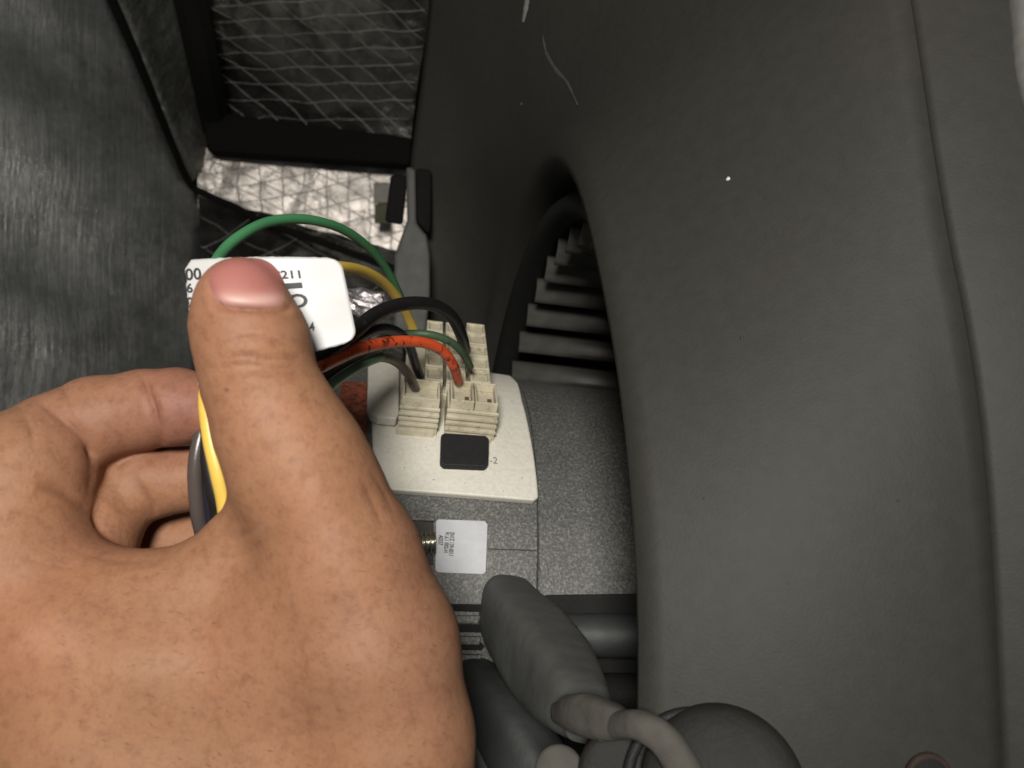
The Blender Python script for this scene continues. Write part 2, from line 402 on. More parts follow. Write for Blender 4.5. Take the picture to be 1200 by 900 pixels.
for (x, y, r, mm) in ((855, 213, 2.8, M_DUST), (870, 399, 2.4, M_GRIME), (893, 230, 1.2, M_GRIME), (795, 688, 1.6, M_SCUFF), (922, 683, 1.6, M_SCUFF), (825, 585, 1.5, M_GRIME), (614, 122, 2.4, M_SCUFF), (748, 668, 1.4, M_GRIME), (845, 208, 1.2, M_GRIME), (1050, 587, 1.6, M_GRIME), (776, 610, 1.2, M_SCUFF)):
    h, n = drape(x, y)
    if h:
        bm = bmesh.new(); bmesh.ops.create_icosphere(bm, subdivisions=1, radius=r / F * h.length)
        for v in bm.verts: v.co = v.co * rnd.uniform(.7, 1.25); v.co -= n * v.co.dot(n) * .6
        for v in bm.verts: v.co += h + n * .0013
        bm_obj('speck', bm, mm, fh, True)

fw = thing('blower_rotor', 'dark blower rotor with curved slats seen through the housing inlet', 'blower rotor')
V = []; prof = [(.010, 1.01), (.004, .985), (.005, .955), (.011, .943), (.018, .948), (.018, 1.01)]
for i in range(121):
    th = 2 * math.pi * i / 120; V += [cyl(s, th, RIN * r) for s, r in prof]
k = len(prof)
mesh_obj('front_ring', V, [(i * k + j, i * k + (j + 1) % k, (i + 1) * k + (j + 1) % k, (i + 1) * k + j) for i in range(120) for j in range(k)], M_RING, fw, True)
bl = None
for q in range(15):
    deg = 8 + q * 8.3; 
    if bl is None:
        V = []; ns = 7
        for s in (.014, .16):
            for j in range(ns):
                g = j / (ns - 1); rr = RIN * (.885 + .06 * g); an = -.022 + .036 * g + .014 * math.sin(g * math.pi)
                # local frame about the axis: x along axis, y/z in the wheel plane
                V.append(Vector((s, rr * math.cos(an), rr * math.sin(an))))
        bl = mesh_obj('blade', V, [(j, j + 1, ns + j + 1, ns + j) for j in range(ns - 1)], M_BLADE, fw, True); solid(bl, .0016, 0); b = bl
    else:
        b = bl.copy(); COL.objects.link(b); b.parent = fw
    th = math.radians(deg); a1 = E1 * math.cos(th) + E2 * math.sin(th); a2 = -E1 * math.sin(th) + E2 * math.cos(th)
    b.matrix_local = Matrix(((AX.x, a1.x, a2.x, C0.x), (AX.y, a1.y, a2.y, C0.y), (AX.z, a1.z, a2.z, C0.z), (0, 0, 0, 1)))

# ------------------------------------------------------------------ motor
mo = thing('motor', 'grey speckled round motor with cream cover plate below the wiring', 'motor')
RM = .1035
def oncyl(px, py, r=RM):
    """photo point on the motor's drum -> (s, t)"""
    d = ray(px, py); D = d - AX * d.dot(AX); O = -C0; O = O - AX * O.dot(AX)
    a = D.dot(D); b = 2 * D.dot(O); c = O.dot(O) - r * r; disc = max(0, b * b - 4 * a * c)
    t = (-b - math.sqrt(disc)) / (2 * a); p = d * t - C0
    s = p.dot(AX); th = math.atan2(p.dot(E2), p.dot(E1))
    if th < 0: th += 2 * math.pi
    return s, (th - math.pi / 2) * r
def mot(s, t, h): return cyl(s, math.pi / 2 + t / RM, RM + h)
def lathe(name, prof, mat, n=128):
    k = len(prof); V = [cyl(s, 2 * math.pi * i / n, r) for i in range(n) for s, r in prof]
    Fs = [(i * k + j, i * k + j + 1, ((i + 1) % n) * k + j + 1, ((i + 1) % n) * k + j) for i in range(n) for j in range(k - 1)]
    o = mesh_obj(name, V, Fs, mat, mo, True); o.data.set_sharp_from_angle(angle=math.radians(30)); return o
s_seam = oncyl(631, 650)[0]
lathe('rear_shell', [(s_seam + .0001, RM - .004), (s_seam + .0001, RM - .0004), (s_seam + .0006, RM), (.10, RM), (.104, RM - .004), (.104, .02)], M_MOTOR)
lathe('front_shell', [(-.105, .02), (-.105, RM - .01), (-.095, RM - .001), (-.093, RM), (s_seam - .0006, RM), (s_seam - .0001, RM - .0004), (s_seam - .0001, RM - .004)], M_MOTOR)
def patch(name, pix, r, h0, h1, mat, bev=.0005, res=10, parent=None, fix=None):
    """raised plate on the drum, outline given by photo points"""
    pts = [oncyl(x, y, r) for x, y in pix] if fix is None else fix
    bm = bmesh.new(); vs = [bm.verts.new((s, t, 0)) for s, t in pts]; bm.faces.new(vs)
    tmin = min(p[1] for p in pts); tmax = max(p[1] for p in pts)
    for k in range(1, res):
        bmesh.ops.bisect_plane(bm, geom=bm.verts[:] + bm.edges[:] + bm.faces[:], plane_co=(0, tmin + (tmax - tmin) * k / res, 0), plane_no=(0, 1, 0))
    top = bmesh.ops.extrude_face_region(bm, geom=bm.faces[:])
    for g in top['geom']:
        if isinstance(g, bmesh.types.BMVert): g.co.z = 1
    for v in bm.verts: v.co = mot(v.co.x, v.co.y * RM / r, h0 + (h1 - h0) * v.co.z)
    o = bm_obj(name, bm, mat, parent or mo); bevel(o, bev, 2); return o
# cover plate : curved cream plate with rounded corners
pl = [(436, 505), (438, 573), (540, 580), (626, 587), (631, 583), (629, 560), (625, 530), (619, 498), (612, 470), (607, 450), (598, 441), (570, 437), (480, 428), (440, 424), (436, 440)]
plate = patch('cover_plate', pl, RM + .003, 0, .0034, M_COVER, .0007, 16)
# rounded cream tab
patch('cover_tab', [(431, 420), (430, 478), (434, 488), (442, 492), (464, 494), (467, 488), (467, 425), (450, 418)], RM + .007, .0045, .0085, M_COVER, .0012, 10)
# black plug on the plate
o = patch('rubber_plug', [(516, 515), (515, 546), (519, 550), (567, 552), (571, 549), (572, 520), (568, 516), (520, 513)], RM + .0035, .0033, .0062, M_RUB, .0010, 6)
for (x, y, r) in ((600, 470, 1.2), (596, 508, .9), (474, 548, 1.0), (508, 562, 1.3), (455, 530, .9), (612, 560, 1.1), (590, 575, .8), (499, 524, 1.0), (446, 560, 1.2), (545, 566, .8)):
    s0, t0 = oncyl(x, y, RM + .0035); q = r * .7 * .27 / F
    bm = bmesh.new(); vs = [bm.verts.new(mot(s0 + math.cos(a) * q * rnd.uniform(.6, 1.3), t0 * RM / (RM + .0035) + math.sin(a) * q * rnd.uniform(.6, 1.3), .00355)) for a in [k * math.pi / 4 for k in range(8)]]
    bm.faces.new(vs); bm_obj('dirt_speck', bm, M_INKG, plate)
# sticker
st = patch('sticker', [(511, 611), (510, 668), (513, 671), (566, 673), (569, 670), (571, 615), (568, 611), (514, 609)], RM, .0001, .00045, M_PAPER2, .0001, 5)
patch('seam_line', [(572, 642.5), (628, 644.5), (628, 646), (572, 644)], RM, -.0002, .00012, M_GRIME, .00002, 2)
# red brown label
patch('warning_label', [(399, 448), (396, 520), (429, 524), (430, 450)], RM, .0002, .0006, M_RED, .0001, 6)
# slot with screw
patch('slot', [(470, 612), (470, 664), (508, 662), (508, 612)], RM, .00005, .0004, M_GRIME, .0001, 4)
patch('slot_rim', [(470, 606), (470, 611), (509, 612), (509, 607)], RM, .0001, .0016, M_MOTOR, .0003, 2)
a = Vector(mot(*oncyl(478, 640), .003)); b = Vector(mot(*oncyl(508, 638), .003))
path = [a.lerp(b, i / 48) for i in range(49)]
V, Fs = tube_data(path, [.0030 + .0009 * math.cos(i * math.pi / 4) for i in range(49)], 14)
mesh_obj('screw', V, Fs, M_STEEL, mo, True)
# cooling fins / vents under the hand
for i, y in enumerate((712, 736, 757, 780, 803)):
    patch('vent', [(520, y - 4.5), (520, y + 4), (562 + i, y + 5), (566 + i, y), (562 + i, y - 4)], RM, .00005, .0005, M_DARK, .00005, 2)
    patch('fin', [(520, y + 8), (520, y + 18), (560 + i, y + 19), (563 + i, y + 9)], RM, .0001, .0022, M_MOTOR, .0005, 2)

# text helper: text laid in a local frame
def text_mesh(txt, size, bold=0.0, font=None):
    cu = bpy.data.curves.new('t', 'FONT'); cu.body = txt; cu.size = size; cu.offset = bold; cu.resolution_u = 3
    ob = bpy.data.objects.new('t', cu); COL.objects.link(ob)
    dg = bpy.context.evaluated_depsgraph_get(); me = ob.evaluated_get(dg).to_mesh()
    V = [v.co.copy() for v in me.vertices]; Fs = [tuple(p.vertices) for p in me.polygons]
    ob.evaluated_get(dg).to_mesh_clear(); bpy.data.objects.remove(ob); bpy.data.curves.remove(cu); return V, Fs
def text_on(name, txt, fn, size, mat, parent, sx=1.0, bold=0.0, h=.0001):
    """fn(x, y) -> world point; x right along the line, y up (units of cap height 1)"""
    V, Fs = text_mesh(txt, size, bold); o = mesh_obj(name, [fn(v.x * sx, v.y) for v in V], Fs, mat, parent); return o
def motor_text(txt, px, py, size, rot, mat, parent, sx=1.0, hh=.0006, bold=0.0, ref=RM):
    s0, t0 = oncyl(px, py, ref); ca, sa = math.cos(rot), math.sin(rot); t0 = t0 * RM / ref
    return text_on('printed_text', txt, lambda x, y: mot(s0 + x * ca - y * sa, t0 - (x * sa + y * ca), hh), size, mat, parent, sx, bold)
u = .24 / F
for (x, tx) in ((527.5, 'SN1Z 139-0011'), (521.5, '91.6.1 /002-H'), (514.5, '   A0337')):
    motor_text(tx, x, 624, 7.4 * u, -math.pi / 2, M_INK, st, .60, .00055, .00005)
motor_text('-2', 573.5, 543, 13 * .27 / F, 0, M_INKG, plate, .9, .0036, 0, RM + .0035)

# ------------------------------------------------------------------ connectors
_s, _t = oncyl(518, 514, RM + .0035); KO = mot(_s, _t * RM / (RM + .0035), .0030); S_ = AX.copy(); U_ = Vector((0.02, -.50, .866)); U_ = (U_ - S_ * U_.dot(S_)).normalized(); B_ = U_.cross(S_)
UN = KO.y / F
def K(s, b, h): return KO + S_ * (s * UN) + B_ * (b * UN) + U_ * (h * UN)
def kbox(bm, s0, s1, b0, b1, h0, h1):
    vs = [bm.verts.new(K(s, b, h)) for h in (h0, h1) for (s, b) in ((s0, b0), (s1, b0), (s1, b1), (s0, b1))]
    for f in ((3, 2, 1, 0), (4, 5, 6, 7), (0, 1, 5, 4), (1, 2, 6, 5), (2, 3, 7, 6), (3, 0, 4, 7)): bm.faces.new([vs[i] for i in f])
def socket(bm, s0, s1, b0, b1, h0, h1, w=2.2, floor=9):
    kbox(bm, s0, s1, b0, b1, h0, h1 - floor)                     # body up to the socket floor
    kbox(bm, s0, s1, b0, b0 + w, h1 - floor + .05, h1); kbox(bm, s0, s1, b1 - w, b1, h1 - floor + .05, h1 + .1)
    kbox(bm, s0, s0 + w, b0 + w + .05, b1 - w - .05, h1 - floor + .05, h1 - .15); kbox(bm, s1 - w, s1, b0 + w + .05, b1 - w - .05, h1 - floor + .05, h1 - .2)
G = 'plugs in the motor header'
# right plug: two sockets side by side, ribbed front
rp = thing('wire_plug', 'right cream ribbed plug with two open cells in front of the orange wire end', 'plug', G)
bm = bmesh.new(); kbox(bm, 2, 61, 3, 52, -4, 40); 
for (s0, s1) in ((4, 31.5), (32.5, 59)): socket(bm, s0, s1, 3, 50, 40.1, 54, 2.4, 12)
bevel(bm_obj('plug_body', bm, M_CONN, rp), .00025)
for i, h in enumerate((12, 20, 28, 37)):
    bm = bmesh.new(); kbox(bm, 1.2, 61.8, .5 + (i % 2) * .8, 5, h, h + 4.6); bevel(bm_obj('rib', bm, M_CONN, rp), .0003)
for s in (22, 49):
    bm = bmesh.new(); kbox(bm, s, s + 5, 12, 30, 41, 43.5); bm_obj('contact', bm, M_HOLE, rp)
bm = bmesh.new(); kbox(bm, 6, 58, -1, 4, -6, 9); bevel(bm_obj('latch', bm, M_CONN, rp), .0004)
# left plug: one wide socket
lp = thing('wire_plug', 'left cream ribbed plug with one wide open cell holding the brown wire end', 'plug', G)
bm = bmesh.new(); kbox(bm, -52, -7, 3, 48, -2, 38); socket(bm, -51, -8, 3, 46, 38.1, 52, 2.6, 12); bevel(bm_obj('plug_body', bm, M_CONN, lp), .00025)
bm = bmesh.new(); kbox(bm, -48, -11, 14, 17, 41, 48); bm_obj('divider', bm, M_CONN, lp)
for i, h in enumerate((14, 21, 28, 36)):
    bm = bmesh.new(); kbox(bm, -53, -6.4, 0 + (i % 2) * .8, 5, h, h + 4.2); bevel(bm_obj('rib', bm, M_CONN, lp), .0003)
bm = bmesh.new(); kbox(bm, -54, -10, 0, 4, -8, 10); bevel(bm_obj('latch', bm, M_CONN, lp), .0004)
# header behind: rows of cells
hd = bpy.data.objects.new('terminal_header', None); COL.objects.link(hd); hd.parent = mo
bm = bmesh.new(); kbox(bm, -50, 58, 54, 225, -10, 30); bevel(bm_obj('header_base', bm, M_CONN, hd), .0004)
cell = None
for r_, (b0) in enumerate((56, 90, 124, 158, 190)):
    for (s0, s1) in ((-26, -4), (0, 24), (29, 54)):
        bm = bmesh.new(); socket(bm, s0, s1, b0, b0 + 31, 30.1, 48 + (3 if s0 > 20 else 0), 3.4, 5); o = bevel(bm_obj('cell', bm, M_CONN, hd), .0003)

# ------------------------------------------------------------------ lower bracket, pipes and rubber parts
def limb(name, pts, mat, parent=None, seg=20, flat=1, sq=1.0):
    path = catmull([(*P(x, y, d), r / F * d) for x, y, d, r in pts], 8)
    path = [q for a, b in zip(path[:-1], path[1:]) for q in (a, (a + b) / 2)] + [path[-1]]
    V, Fs = tube_data([Vector(p[:3]) for p in path], [p[3] for p in path], seg, flat, Vector((0, 1, 0)) if flat != 1 else None, True, sq)
    from mathutils import noise as mn
    for i in range(len(path)):
        c = Vector(path[i][:3])
        for k in range(seg):
            v = V[i * seg + k]; V[i * seg + k] = v + (v - c).normalized() * (.0004 * mn.noise(v * 60) + .00022 * mn.noise(v * 320))
    return mesh_obj(name, V, Fs, mat, parent, True)
br = thing('motor_bracket', 'grey cast bracket arms crossing the motor at the bottom', 'bracket')
def slab(name, pts, d0, d1, mat, parent, bv=.001):
    n = len(pts); vs = [P(x, y, d) for d in (d0, d1) for x, y in pts]
    o = mesh_obj(name, vs, [tuple(range(n)), tuple(range(2 * n - 1, n - 1, -1))] + [(i, (i + 1) % n, n + (i + 1) % n, n + i) for i in range(n)], mat, parent)
    return bevel(o, bv, 3)
slab('dark_slot_slab', [(608, 712), (620, 700), (645, 697), (800, 695), (800, 960), (640, 960)], .2325, .236, M_DARK, br)  # black slab put in to stand for the shaded slot
limb('front_arm', [(580, 668, .264, 24), (590, 700, .246, 31), (602, 724, .233, 38), (622, 750, .218, 45), (650, 788, .198, 47), (676, 824, .178, 38), (690, 846, .168, 26)], M_BRACK, br, 32, .42, .62)
limb('joint_boss', [(658, 836, .170, 14), (684, 838, .160, 26), (712, 845, .152, 24), (738, 850, .148, 14)], M_TAN, br, 28, .5, .7)
limb('rear_arm', [(600, 744, .2265, 20), (660, 744, .2265, 24), (760, 745, .2265, 25), (840, 745, .2265, 25)], M_BRACKD, br, 18)
limb('rear_arm', [(640, 812, .228, 20), (700, 814, .228, 24), (760, 815, .228, 24), (820, 815, .228, 24)], M_RUB2, br, 18)
limb('lower_arm', [(545, 776, .246, 12), (562, 806, .230, 30), (598, 858, .212, 38), (640, 930, .20, 42), (668, 1000, .2, 42)], M_BRACKD, br, 28, .5, .65)
limb('foot_arm', [(556, 845, .226, 8), (575, 895, .220, 16), (590, 960, .218, 20)], M_PALE, br, 12)
# hose ring around the dark knob
hose = limb('hose', [(704, 862, .153, 10), (722, 851, .150, 15), (752, 851, .144, 18), (782, 872, .141, 20), (804, 908, .140, 21), (818, 960, .14, 22)], M_TAN, None, 24, .8, .8)
tag(hose, 'pale dusty hose bending over the dark round knob at the bottom', 'hose')
def dome(name, c, axis, r, h, mat, label, cat, prof=None, parent=None):
    ax = axis.normalized(); u = ax.orthogonal().normalized(); w = ax.cross(u)
    prof = prof or [(1, -h), (1, -.2 * r), (.96, -.08 * r), (.84, -.01 * r), (.6, .02 * r), (0.01, .03 * r)]
    n = 48; V = [c + (u * math.cos(2 * math.pi * i / n) + w * math.sin(2 * math.pi * i / n)) * r * a + ax * b for i in range(n) for a, b in prof]; k = len(prof)
    o = mesh_obj(name, V, [(i * k + j, i * k + j + 1, ((i + 1) % n) * k + j + 1, ((i + 1) % n) * k + j) for i in range(n) for j in range(k - 1)], mat, parent, True)
    if label: tag(o, label, cat)
    return o
dome('knob', P(724, 908, .150), Vector((-.15, -1, .35)), 47 / F * .15, .02, M_RUB2, 'dark round knob inside the bend of the pale hose', 'knob')
dome('bolt_cap', P(655, 904, .155), Vector((-.1, -1, .5)), 29 / F * .155, .02, M_TAN, 'small tan round cap left of the dark knob at the bottom edge', 'cap')
rm_ = thing('rubber_mount', 'wide dark rubber mount rounding up against the housing at the bottom', 'mount')
_ax = Vector((-.30, -1, .42))
dome('mount_body', P(846, 930, .139), _ax, 98 / F * .139, .02, M_RUB2, None, None, [(1.0, -.02), (1.0, -.004), (.985, -.0022), (.95, -.0009), (.88, 0), (.70, .0010), (.4, .0016), (.01, .002)], rm_)
dome('mount_band', P(820, 928, .142), _ax, 92 / F * .142, .02, M_RUB, None, None, [(1.0, -.02), (1.0, -.001), (.97, 0), (.88, 0), (.86, -.004)], rm_)
gm = thing('grommet', 'small dark grommet with rusty rim on the housing at the bottom right', 'grommet')
def ringat(px, py, r, rr, mat, name, parent):
    h, n = drape(px, py)
    if h is None: h, n = P(px, py, .14), Vector((0, -1, 0))
    h = h + n * .0015
    uu = n.orthogonal().normalized(); w = n.cross(uu); k = h.y / F
    pth = [h + (uu * math.cos(i * math.pi / 12) + w * math.sin(i * math.pi / 12)) * r * k for i in range(25)]
    V, Fs = tube_data(pth, [rr * k] * 25, 10, caps=False); mesh_obj(name, V, Fs, mat, parent, True); return h, n
h, n = ringat(1082, 908, 25, 5, plain('rusty_rim', (.025, .012, .008, 1), .8, var=.5), 'rim', gm)
dome('bung', h, n, 26 / F * h.y, .002, M_DARK, None, None, [(1, 0), (.9, .0008), (.5, .0012), (.01, .0013)], gm)
# pale shape added for the bright reflection at the top right
pe = limb('corner_glint', [(1222, -60, .172, 42), (1221, 20, .170, 38), (1220, 80, .166, 30), (1221, 130, .163, 20), (1222, 180, .162, 6)], plain('glint_paint', (.20, .195, .18, 1), .6))
tag(pe, 'pale shape standing for the bright reflection in the top right corner beside the housing flange', 'reflection')

# ------------------------------------------------------------------ wires
wg = 'wires between hand and connectors'
def wire(pts, mat, label, r=.00150, name='wire'):
    path = catmull([(*P(x, y, d),) for x, y, d in pts], 10)
    V, Fs = tube_data([Vector(p) for p in path], [r] * len(path), 14)
    return tag(mesh_obj(name, V, Fs, mat, None, True), label, 'wire', wg)
END = lambda dx, dd: [(246 + dx, 640, .164 + dd), (235 + dx, 700, .168 + dd), (215 + dx, 800, .174 + dd), (190 + dx, 960, .180 + dd)]
# green arc from behind the thumb over to the header
wire([(478, 372, .290), (468, 345, .272), (452, 314, .255), (432, 290, .240), (406, 271, .226), (376, 260, .214), (345, 256.5, .205), (312, 261, .196), (284, 275, .188), (262, 294, .181), (250, 318, .174), (246, 370, .168), (250, 440, .166), (258, 520, .166), (262, 590, .167)] + END(16, .003),
     M_WG, 'green wire arching highest, from behind the thumb over to the cream header', .00140)
wire([(486, 392, .292), (481, 378, .286), (470, 356, .272), (452, 334, .255), (430, 320, .238), (404, 314, .220), (370, 316, .200), (330, 330, .180), (285, 370, .1675), (255, 420, .162), (243, 462, .1595), (247, 510, .1575), (256, 552, .157), (264, 590, .158)] + END(22, -.004),
     M_WY, 'yellow wire passing behind the white label and showing again between the fingers', .00185)
wire([(545, 412, .276), (541, 394, .262), (530, 372, .252), (512, 359, .244), (490, 355, .236), (465, 358, .228), (440, 368, .218), (418, 386, .206), (395, 405, .192), (350, 430, .175), (290, 450, .168), (250, 480, .163), (244, 520, .161), (252, 570, .160), (258, 600, .161)] + END(12, -.002),
     M_WK, 'thick black wire arching over the connectors to the far cell', .00215)
wire([(492, 440, .272), (486, 424, .262), (479, 404, .252), (468, 391, .244), (452, 385, .232), (434, 388, .220), (412, 400, .206), (380, 420, .190), (320, 450, .174), (262, 480, .166), (240, 520, .1625), (240, 560, .162), (246, 600, .163)] + END(0, 0),
     M_WV, 'black wire curving below the thicker black one into the left plug', .00175)
wire([(537, 446, .266), (531, 428, .252), (518, 411, .243), (498, 402, .234), (472, 400, .224), (445, 403, .213), (418, 410, .201), (395, 420, .190), (372, 431, .179), (340, 446, .172), (290, 470, .1685), (255, 500, .167), (250, 560, .167), (252, 600, .168)] + END(6, .004),
     M_WO, 'orange wire with dark print marks bending into the right plug', .00178)
wire([(551, 430, .270), (543, 415, .262), (530, 402, .256), (508, 393, .252), (484, 391, .250), (462, 394, .246), (446, 400, .240), (425, 410, .226), (400, 424, .210), (360, 450, .188), (300, 480, .176), (262, 520, .171), (258, 600, .170)] + END(10, .006),
     M_WGD, 'darker green wire tucked just behind the orange bend', .00140)
wire([(446, 418, .222), (430, 424, .212), (412, 434, .202), (394, 446, .192), (378, 460, .183), (350, 485, .175), (300, 520, .170), (268, 560, .169), (262, 600, .170)] + END(14, .006),
     M_WG2, 'pale green wire running under the orange wire towards the thumb', .00145)
wire([(487, 456, .266), (479, 440, .256), (467, 426, .246), (452, 419, .234), (434, 420, .222), (405, 432, .205), (360, 460, .186), (300, 490, .173), (240, 520, .166), (230, 560, .164), (236, 600, .165)] + END(-8, .002),
     M_WN, 'brown grey wire bending down into the left plug cell', .00160)
wire([(330, 470, .176), (290, 480, .170), (248, 478, .164), (236, 510, .161), (229, 550, .160), (232, 600, .1615), (238, 640, .164), (228, 700, .168), (208, 800, .174), (180, 960, .18)],
     M_WN, 'shiny grey wire on the outer side of the bundle between the fingers', .00165)
# white crumpled scrap of foil behind the wires
scr = bmesh.new(); bmesh.ops.create_icosphere(scr, subdivisions=3, radius=1)
from mathutils import noise as mn
for v in scr.verts:
    k = 1 + .5 * mn.noise(v.co * 1.7) + .25 * mn.noise(v.co * 5); v.co *= k
    v.co = P(430, 356, .33) + Vector((v.co.x * .012, v.co.y * .006, v.co.z * .0062 - v.co.x * .003))
tag(bm_obj('foil_scrap', scr, foil('scrap_foil', (.85, .8, .8), .35, .9), None, False), 'crumpled pale foil scrap showing behind the yellow and black wires', 'foil scrap')
# grey housing box behind the header (fills the gap left of it)
# ------------------------------------------------------------------ white label
lb = thing('paper_label', 'white printed label pinched under the thumb', 'label')
LQ = [P(216, 305, .1565), P(399, 302, .160), P(419, 399, .158), P(231, 452, .1545)]
def lab(u, v, h=0):
    p = lerp_quad(LQ, u, v); n = (LQ[1] - LQ[0]).cross(LQ[3] - LQ[0]).normalized(); n = -n if n.y > 0 else n
    return p + n * (h + .0012 * math.sin(u * math.pi * 1.1) + .0004 * math.sin(v * 5 + u * 3))
NU, NV = 60, 40; V = []; 
for j in range(NV + 1):
    for i in range(NU + 1):
        u_, v_ = i / NU, j / NV
        # rounded right corners, ragged left edge
        cr = .085; uu = u_
        lim = 1.0
        if v_ < cr * 1.6: lim = 1 - cr * (1 - math.sqrt(max(0, 1 - ((cr * 1.6 - v_) / (cr * 1.6)) ** 2)))
        if v_ > 1 - cr * 1.6: lim = 1 - cr * (1 - math.sqrt(max(0, 1 - ((v_ - 1 + cr * 1.6) / (cr * 1.6)) ** 2)))
        lo_ = .012 * abs(mn.noise(Vector((v_ * 30, 3, 0)))) * 2
        if v_ < .06: lo_ += .05 * (1 - v_ / .06)
        u2 = lo_ + (lim - lo_) * uu; v2 = v_ + (.006 * mn.noise(Vector((uu * 26, 7, 0))) if j in (0, NV) else 0)
        V.append(lab(u2, v2))
Fs = [(j * (NU + 1) + i, j * (NU + 1) + i + 1, (j + 1) * (NU + 1) + i + 1, (j + 1) * (NU + 1) + i) for j in range(NV) for i in range(NU)]
pp = mesh_obj('paper', V, Fs, M_PAPER, lb, True); solid(pp, .0003, 0)
wu = (LQ[1] - LQ[0]).length; hv = (LQ[3] - LQ[0]).length
def ltext(txt, px, py, size_px, sx=1.0, bold=0.0, rot=-.01):
    # find u,v of a photo point
    best = min(((P(px, py, .157) - lerp_quad(LQ, i / 80, j / 60)).length, i / 80, j / 60) for i in range(81) for j in range(61)); u0, v0 = best[1], best[2]
    sz = size_px * .157 / F * 1.38
    return text_on('printed_text', txt, lambda x, y: lab(u0 + (x * math.cos(rot) - y * math.sin(rot)) / wu, v0 - (y * math.cos(rot) + x * math.sin(rot)) / hv, .00035), sz, M_INK, lb, sx, bold)
ltext('00', 217.5, 330, 14.5, .95, .00007); ltext('6', 218, 345, 11, 1, .00006); ltext('22', 219, 363, 12, .8, .00006); ltext('AZ', 221, 381, 12, .8, .00006); ltext('1', 224, 394, 9, 1, .00005)
ltext('C211', 317, 328, 12, 1.0, .00007); ltext('94', 357, 390, 14, .66, .00006); ltext('O', 337, 363, 21, 1.0, .00012)
def lbar(x0, y0, x1, y1):
    f = lambda px, py: min(((P(px, py, .157) - lerp_quad(LQ, i / 120, j / 90)).length, i / 120, j / 90) for i in range(121) for j in range(91))[1:]
    a = f(x0, y0); b = f(x1, y1); mesh_obj('printed_bar', [lab(a[0], a[1], .00035), lab(b[0], a[1], .00035), lab(b[0], b[1], .00035), lab(a[0], b[1], .00035)], [(0, 1, 2, 3)], M_INK, lb)
lbar(330, 333, 354, 336.4)

# ------------------------------------------------------------------ hand
def prim(a, b): return (P(*a[:3]), a[3] / F * a[2], P(*b[:3]), b[3] / F * b[2])
def chain(*ps): return [prim(ps[i], ps[i + 1]) for i in range(len(ps) - 1)]
THUMB = chain((283, 352, .1430, 50), (287, 375, .1430, 59), (297, 405, .1435, 64), (306, 448, .1445, 64), (326, 497, .1455, 71), (348, 540, .1465, 79), (367, 580, .1475, 81), (400, 660, .1480, 92), (433, 760, .1480, 103), (450, 870, .1480, 104), (450, 1150, .148, 102))
MASS = chain((335, 725, .1490, 74), (340, 950, .150, 100), (350, 1200, .15, 100)) + chain((200, 775, .1500, 84), (225, 960, .150, 100), (250, 1200, .15, 100)) \
     + chain((70, 750, .1495, 92), (120, 885, .1500, 94), (190, 1180, .15, 95))
WEB = chain((85, 690, .1530, 40), (130, 690, .1530, 42), (195, 689, .1535, 43), (240, 672, .1530, 42), (275, 640, .152, 38), (310, 590, .1500, 34))
INDEXP = chain((-20, 735, .1520, 84), (10, 640, .1530, 82), (28, 565, .1560, 74), (36, 550, .1570, 70))
INDEX = chain((36, 550, .1570, 67), (66, 518, .1610, 56), (112, 492, .1640, 49), (170, 480, .1660, 45), (208, 477, .1655, 43.5), (232, 479, .1650, 39))
MIDDLE = chain((20, 600, .168, 50), (66, 588, .1685, 54), (122, 575, .1700, 46.5), (172, 566, .1715, 41.5), (245, 558, .1735, 37))
MIDP = chain((84, 670, .163, 66), (110, 614, .1655, 55))
RING = chain((110, 650, .182, 44), (170, 636, .1830, 38), (255, 630, .1830, 33))
def sd(p, pr):
    A, ra, B, rb = pr; A = np.array(A, np.float32); B = np.array(B, np.float32); ab = B - A; L = float(ab @ ab)
    q = [p[k] - A[k] for k in range(3)]
    t = np.clip((q[0] * ab[0] + q[1] * ab[1] + q[2] * ab[2]) / L, 0, 1)
    return np.sqrt((q[0] - t * ab[0]) ** 2 + (q[1] - t * ab[1]) ** 2 + (q[2] - t * ab[2]) ** 2) - (ra + (rb - ra) * t)
def smin(a, b, k):
    h = np.clip(k - np.abs(a - b), 0, None) / k; return np.minimum(a, b) - h * h * k * .25
def group(p, prs, k):
    d = None
    for pr in prs: x = sd(p, pr); d = x if d is None else smin(d, x, k)
    return d
def hand_sdf(p):
    th = group(p, THUMB[:4], .002); th = smin(th, group(p, THUMB[4:], .0025), .0025)
    body = smin(group(p, MASS, .012), group(p, WEB, .002), .009); body = smin(th, body, .006); body = smin(body, group(p, INDEXP, .005), .008)
    fi = group(p, INDEX, .002); d = smin(body, fi, .0016)
    md = smin(group(p, MIDDLE, .002), group(p, MIDP, .002), .003); d = smin(d, md, .0015)
    d = smin(d, group(p, RING, .002), .0015)
    return d
VX = .00052
lo = np.array([P(-125, 0, .155).x, .124, P(0, 1290, .15).z]); hi = np.array([P(590, 0, .155).x, .196, P(0, 280, .142).z])
dim = ((hi - lo) / VX).astype(int) + 1
gx = (lo[0] + VX * np.arange(dim[0])).astype(np.float32)[:, None, None]; gy = (lo[1] + VX * np.arange(dim[1])).astype(np.float32)[None, :, None]; gz = (lo[2] + VX * np.arange(dim[2])).astype(np.float32)[None, None, :]
D = np.empty(tuple(dim), np.float32)
CH = 24
for i in range(0, dim[0], CH):
    p = np.broadcast_arrays(gx[i:i + CH], gy, gz); D[i:i + CH] = hand_sdf(p)
import openvdb as vdb
gr = vdb.FloatGrid(1.0); gr.copyFromArray(np.clip(D, -.003, .003).astype(np.float32))
pts, quads = gr.convertToQuads(0.0)
pts = lo + np.asarray(pts, np.float64) * VX
